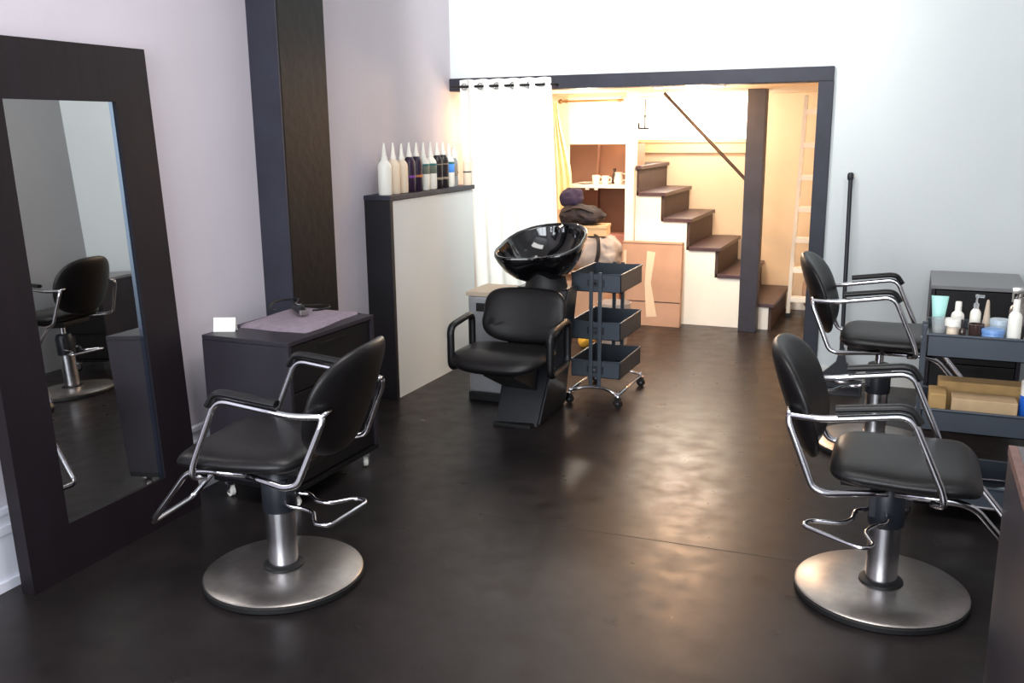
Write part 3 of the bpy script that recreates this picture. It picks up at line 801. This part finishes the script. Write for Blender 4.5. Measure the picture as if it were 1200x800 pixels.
for s, z in prof_in: ri.append([bw.verts.new(bowlpt(*outline(k), z+dipz(k)*max(0, 1+z*8), s)) for k in range(K)])
for rr in (ro, ri):
    for A, B in zip(rr, rr[1:]):
        for k in range(K): bw.faces.new((A[k], A[(k+1) % K], B[(k+1) % K], B[k]))
for k in range(K): bw.faces.new((ro[0][k], ri[0][k], ri[0][(k+1) % K], ro[0][(k+1) % K]))
bw.faces.new(ro[-1]); bw.faces.new(ri[-1])
bo = obj('bowl', bw, M['gloss'], su, True)
b = bm_(); lathe(b, [(.02, 0), (.024, .003), (.02, .006)], bowlpt(0, 0.04, -.178, 1), n=20); obj('drain', b, M['chrome'], bo, True)
# faucet and spray hose at the back of the bowl
b = bm_(); p0 = Vector(bowlpt(.06, .20, -.03, 1))
tube(b, [p0, p0+Vector((0, .0, .035)), p0+Vector((-.0, -.07, .03))], .010, fil=.02, n=10)
tube(b, [p0+Vector((-.07, .0, 0)), p0+Vector((-.07, 0, .03))], .012, n=12)
obj('faucet', b, M['chrome'], bo, A_)
# neck of the bowl
b = bm_(); lathe(b, [(.13, .70), (.12, .74), (.11, .80), (.12, .84)], (.03, .44, 0), n=32, sy=.9)
obj('bowl_mount', b, M['rubber'], su, A_)

# ------------------------------------------------------------------ stainless bin behind
tb = thing('waste_bin', 'brushed steel bin with beige lid behind the shampoo chair', 'bin', (-2.40, 4.97, 0))
obj('base_plinth', bx(bm_(), 0, .27, 0, .30, 0, .05, bev=.004), M['rubber'], tb)
obj('body', bx(bm_(), .006, .264, .006, .294, .05, .64, bev=.012, seg=3), M['stainless'], tb)
obj('lid', bx(bm_(), -.004, .274, -.004, .304, .64, .668, bev=.005), M['beige'], tb)
obj('flap', bx(bm_(), .06, .16, -.001, .008, .55, .60, bev=.002), M['rubber'], tb)

# ------------------------------------------------------------------ clutter behind the bowl
def lump(name, label, cat, loc, a, b_, h, m, n=3., amp=.02, f=17., rz=0):
    t = thing(name, label, cat, loc, rz)
    bb = bm_()
    def ff(p, q, z):
        w = noise.noise_vector(Vector((p*f*.45+loc[2]*7, q*f*.45, z*f*.45)))+.5*noise.noise_vector(Vector((p*f*1.2, q*f*1.2+loc[2]*5, z*f*1.2)))
        crease = .5*abs(math.sin(p*f*1.3+q*f*.8+w.x*2))
        return (p+w.x*amp*2, q+w.y*amp*2, max(0, z*(1-.0)+h+w.z*amp*1.6-(crease*amp*1.3 if z > 0 else 0)))
    pillow(bb, a, b_, h, n=n, R=22, K=80, edge=.6, f=ff)
    obj('body', bb, m, t, True)
    return t
o = thing('cardboard_box', 'large open cardboard box under the bags beside the cupboard', 'box', (-2.40, 7.15, 0))
obj('body', bx(bm_(), -.24, .24, -.2, .2, 0, .50), M['card'], o)
b = bm_(); bx(b, -.24, .24, -.26, -.20, .495, .50); bx(b, -.24, .24, .20, .26, .495, .50); obj('flap', b, M['card'], o)
o = lump('duffel_bag', 'grey nylon bag stuffed beside the shampoo bowl', 'bag', (-2.30, 7.1, .50), .22, .17, .148, M['greycloth'], 3., .014)
b = bm_(); tube(b, [(.05, -.17, .02), (.10, -.19, .15), (.09, -.16, .28), (.03, -.08, .30)], .016, fil=.06, n=10, flat=.4); obj('strap', b, M['blackcloth'], o, True)
o = thing('shoe_box', 'flat tan box lying between the grey bag and black bag', 'box', (-2.36, 7.1, .785), rad(8))
obj('body', bx(bm_(), -.17, .17, -.12, .12, 0, .06), M['kraft2'], o); obj('lid', bx(bm_(), -.175, .175, -.125, .125, .06, .08), M['kraft2'], o)
o = lump('shoulder_bag', 'black cloth bag piled on the tan box behind the bowl', 'bag', (-2.39, 7.08, .865), .18, .13, .075, M['blackcloth'], 2.8, .014)
b = bm_(); tube(b, [(-.12, -.10, .10), (.0, -.13, .15), (.12, -.09, .10)], .012, fil=.06, n=8, flat=.5); obj('strap', b, M['blackcloth'], o, True)
o = lump('cloth_bundle', 'navy cloth bundle at the curtain edge behind the bowl', 'cloth', (-2.49, 7.12, .995), .085, .09, .08, M['navy'], 3., .01)
o = thing('tall_carton', 'pink-brown carton standing in the cupboard behind the trolley', 'box', (-2.32, 7.82, 0))
obj('body', bx(bm_(), -.07, .10, -.08, .08, 0, .70, bev=.002), M['pink'], o); obj('lid', bx(bm_(), -.072, .102, -.082, .082, .70, .72), M['pink'], o)
o = cup('waste_basket', 'pale grey waste basket on floor behind the empty trolley', (-2.02, 6.75, 0), .10, .13, .32, mat('pale_grey_plastic', (170,160,155), .5), 'basket')
o = thing('toy_duck', 'small yellow crumpled bag beside the pale waste basket', 'bag', (-2.17, 6.55, 0)); o.name = 'yellow_bag'
b = bm_(); pillow(b, .06, .05, .06, n=2.4, R=8, K=28, edge=.9, f=lambda p, q, z: (p+.012*math.sin(z*60), q, max(0, z+.06+.012*math.sin(p*70)))); obj('body', b, M['yellow'], o, True)
b = bm_(); lathe(b, [(.012, .11), (.02, .15), (.03, .17)], n=14); obj('neck', b, M['yellow'], o, True)
# crockery on the shelf
def mug(label, loc, r=.033, h=.075):
    t = thing('mug', label, 'mug', loc, group='cups on the cupboard shelf')
    b = bm_(); lathe(b, [(r*.8, 0), (r, h*.6), (r*1.05, h), (r*.98, h), (r*.75, .008)], n=24); obj('body', b, M['ceramic'], t, A_)
    b = bm_(); tube(b, [(r*.9, 0, h*.25), (r*1.7, 0, h*.3), (r*1.7, 0, h*.75), (r*.95, 0, h*.8)], .005, fil=.015, n=8); obj('handle', b, M['ceramic'], t, True)
    return t
sh = 1.1402
def pl():
    b = bm_(); lathe(b, [(.03, 0), (.07, .012), (.066, .014), (.03, .004)], n=28); o = obj('saucer', b, M['ceramic'], None, A_, loc=(-2.60, 7.80, sh)); tag(o, 'flat white plate left of the cups on the shelf', 'plate')
pl()
mug('left white cup on the brown cupboard shelf', (-2.505, 7.78, sh))
mug('right white cup on the brown cupboard shelf, next to the jug', (-2.425, 7.79, sh), .031, .07)
o = thing('teapot', 'white milk jug with spout at the right of the cupboard shelf', 'jug', (-2.31, 7.80, sh))
b = bm_(); lathe(b, [(.035, 0), (.042, .03), (.03, .085), (.034, .1), (.03, .1), (.025, .085)], n=24); obj('body', b, M['ceramic'], o, A_)
b = bm_(); tube(b, [(.035, 0, .03), (.07, 0, .04), (.065, 0, .085), (.03, 0, .09)], .005, fil=.02, n=8); obj('handle', b, M['ceramic'], o, True)
o = thing('glass_bottle', 'small brown glass bottle between the white cups and jug', 'bottle', (-2.365, 7.86, sh))
b = bm_(); lathe(b, [(.024, 0), (.025, .06), (.012, .09), (.011, .115)], n=20); obj('body', b, M['amber'], o, A_)
b = bm_(); lathe(b, [(.014, .113), (.014, .13)], n=16); obj('stopper', b, M['rail'], o, A_)

# flat cardboard box leaning under the stairs
o = thing('flat_carton', 'large taped cardboard carton leaning against white side of steps', 'box', (-2.185, 7.482, 0))
o.rotation_euler = (rad(-3.2), 0, 0)
obj('body', bx(bm_(), 0, .50, 0, .07, 0, .695, bev=.003), M['card'], o)
b = bm_(); prism(b, [(.21, .62), (.28, .61), (.25, .36), (.31, .08), (.22, .07), (.20, .35)], 'y', -.0015, 0.002); bx(b, .012, .035, -.0015, 0, .42, .62); obj('tape', b, M['tape'], o)
b = bm_(); bx(b, .0, .50, -.0012, 0, .198, .206); bx(b, 0, .5, -.001, 0, .675, .68); obj('crease', b, M['tread'], o)

# dustpan with tall handle by the back wall
o = thing('lobby_dustpan', 'long handled dark grey dustpan leaning on back wall beside the opening', 'dustpan', (-.33, 6.02, 0))
b = bm_(); tube(b, [(0, 0, .12), (-.025, .125, 1.30)], .013, n=12); obj('handle', b, M['slate_dark'], o, A_)
b = bm_(); lathe(b, [(.015, 1.28), (.019, 1.29), (.019, 1.315), (.012, 1.325)], (-.026, .126, 0), n=14); obj('grip', b, M['slate_dark'], o, A_)
b = bm_(); prism(b, [(-.13, 0), (.13, 0), (.12, .08), (.03, .17), (.014, .26), (-.014, .26), (-.03, .17), (-.12, .08)], 'y', -.02, .015)
bx(b, -.13, .13, -.16, .015, 0, .012); bx(b, -.13, -.12, -.14, .0, 0, .07); bx(b, .12, .13, -.14, .0, 0, .07)
obj('pan', b, M['slate_dark'], o)

# ------------------------------------------------------------------ lights
def area(name, loc, rot, sx, sy, power, col=(1, 1, 1), spread=180):
    l = bpy.data.lights.new(name, 'AREA'); l.shape = 'RECTANGLE'; l.size = sx; l.size_y = sy; l.energy = power; l.color = col; l.spread = rad(spread)
    o = bpy.data.objects.new(name, l); C.objects.link(o); o.location = loc; o.rotation_euler = rot; return o
def point(name, loc, power, col, r=.05):
    l = bpy.data.lights.new(name, 'POINT'); l.energy = power; l.color = col; l.shadow_soft_size = r
    o = bpy.data.objects.new(name, l); C.objects.link(o); o.location = loc; return o
def spot(name, loc, target, power, col, ang, blend=.8, r=.08):
    l = bpy.data.lights.new(name, 'SPOT'); l.energy = power; l.color = col; l.spot_size = rad(ang); l.spot_blend = blend; l.shadow_soft_size = r
    o = bpy.data.objects.new(name, l); C.objects.link(o); o.location = loc
    o.rotation_euler = (Vector(target)-Vector(loc)).to_track_quat('-Z', 'Y').to_euler(); return o
# daylight through the shop front
area('daylight', (-.95, YF-.25, 1.7), (rad(90), 0, 0), 3.3, 2.4, 250, (.90, .95, 1.0))
# ceiling fittings of the salon washing the back wall and the floor
spot('wall_washer', (-1.6, 4.2, 3.2), (-1.7, 6.19, 2.6), 290, (1, .98, .94), 95)
spot('wall_washer', (.5, 4.2, 3.2), (.3, 6.19, 2.6), 60, (1, .99, .97), 95)
spot('curtain_light', (-1.7, 4.4, 3.2), (-2.45, 6.1, 1.0), 200, (1, .98, .92), 34)
area('salon_ceiling_light', (-.9, 2.4, 3.2), (0, 0, 0), 2.2, 1.2, 70, (1, .97, .95))
# alcove
for x in (-1.72, -1.5, -1.29): spot('downlight_lamp', (x, 6.76, 1.865), (x, 7.1, 0), 28, (1, .84, .64), 150, .9, .03)
point('alcove_point', (-2.88, 6.55, 1.62), 13, (1, .62, .34), .05)
point('alcove_point', (-1.5, 6.95, 1.80), 36, (1, .56, .28), .06)  # added orange source, strengthens the downlights' reflection on the floor
point('alcove_point', (-1.75, 8.2, 1.75), 20, (1, .92, .80), .1)
point('cupboard_fill', (-2.42, 7.25, 1.6), 14, (1, .90, .78), .06)  # added fill without a fitting, lifts the cupboard interior
area('window_glow', (-1.89, YA-.03, 1.7), (rad(-90), 0, 0), 1.0, .33, 12, (1, .95, .85))

w = bpy.data.worlds.new('sky'); S.world = w; w.use_nodes = True
w.node_tree.nodes['Background'].inputs[0].default_value = (.75, .86, 1, 1)
w.node_tree.nodes['Background'].inputs[1].default_value = 1.1

# ------------------------------------------------------------------ camera
F, P, YAW, ROLL, H = 1100., rad(12.7), rad(23), rad(.6), 1.6
fw = Vector((-math.sin(YAW)*math.cos(P), math.cos(YAW)*math.cos(P), -math.sin(P)))
rt = Vector((math.cos(YAW), math.sin(YAW), 0)); up = rt.cross(fw)
c, s = math.cos(ROLL), math.sin(ROLL)
Rv = rt*c-up*s; Uv = up*c+rt*s
cd = bpy.data.cameras.new('camera'); cd.sensor_width = 36; cd.lens = F/1200*36; cd.clip_start = .02
co = bpy.data.objects.new('camera', cd); C.objects.link(co)
mw = Matrix((Rv, Uv, -fw)).transposed().to_4x4(); mw.translation = (0, 0, H)
co.matrix_world = mw; S.camera = co
S.view_settings.view_transform = 'Standard'; S.view_settings.look = 'None'
S.view_settings.exposure = 0.0; S.view_settings.gamma = 1.0
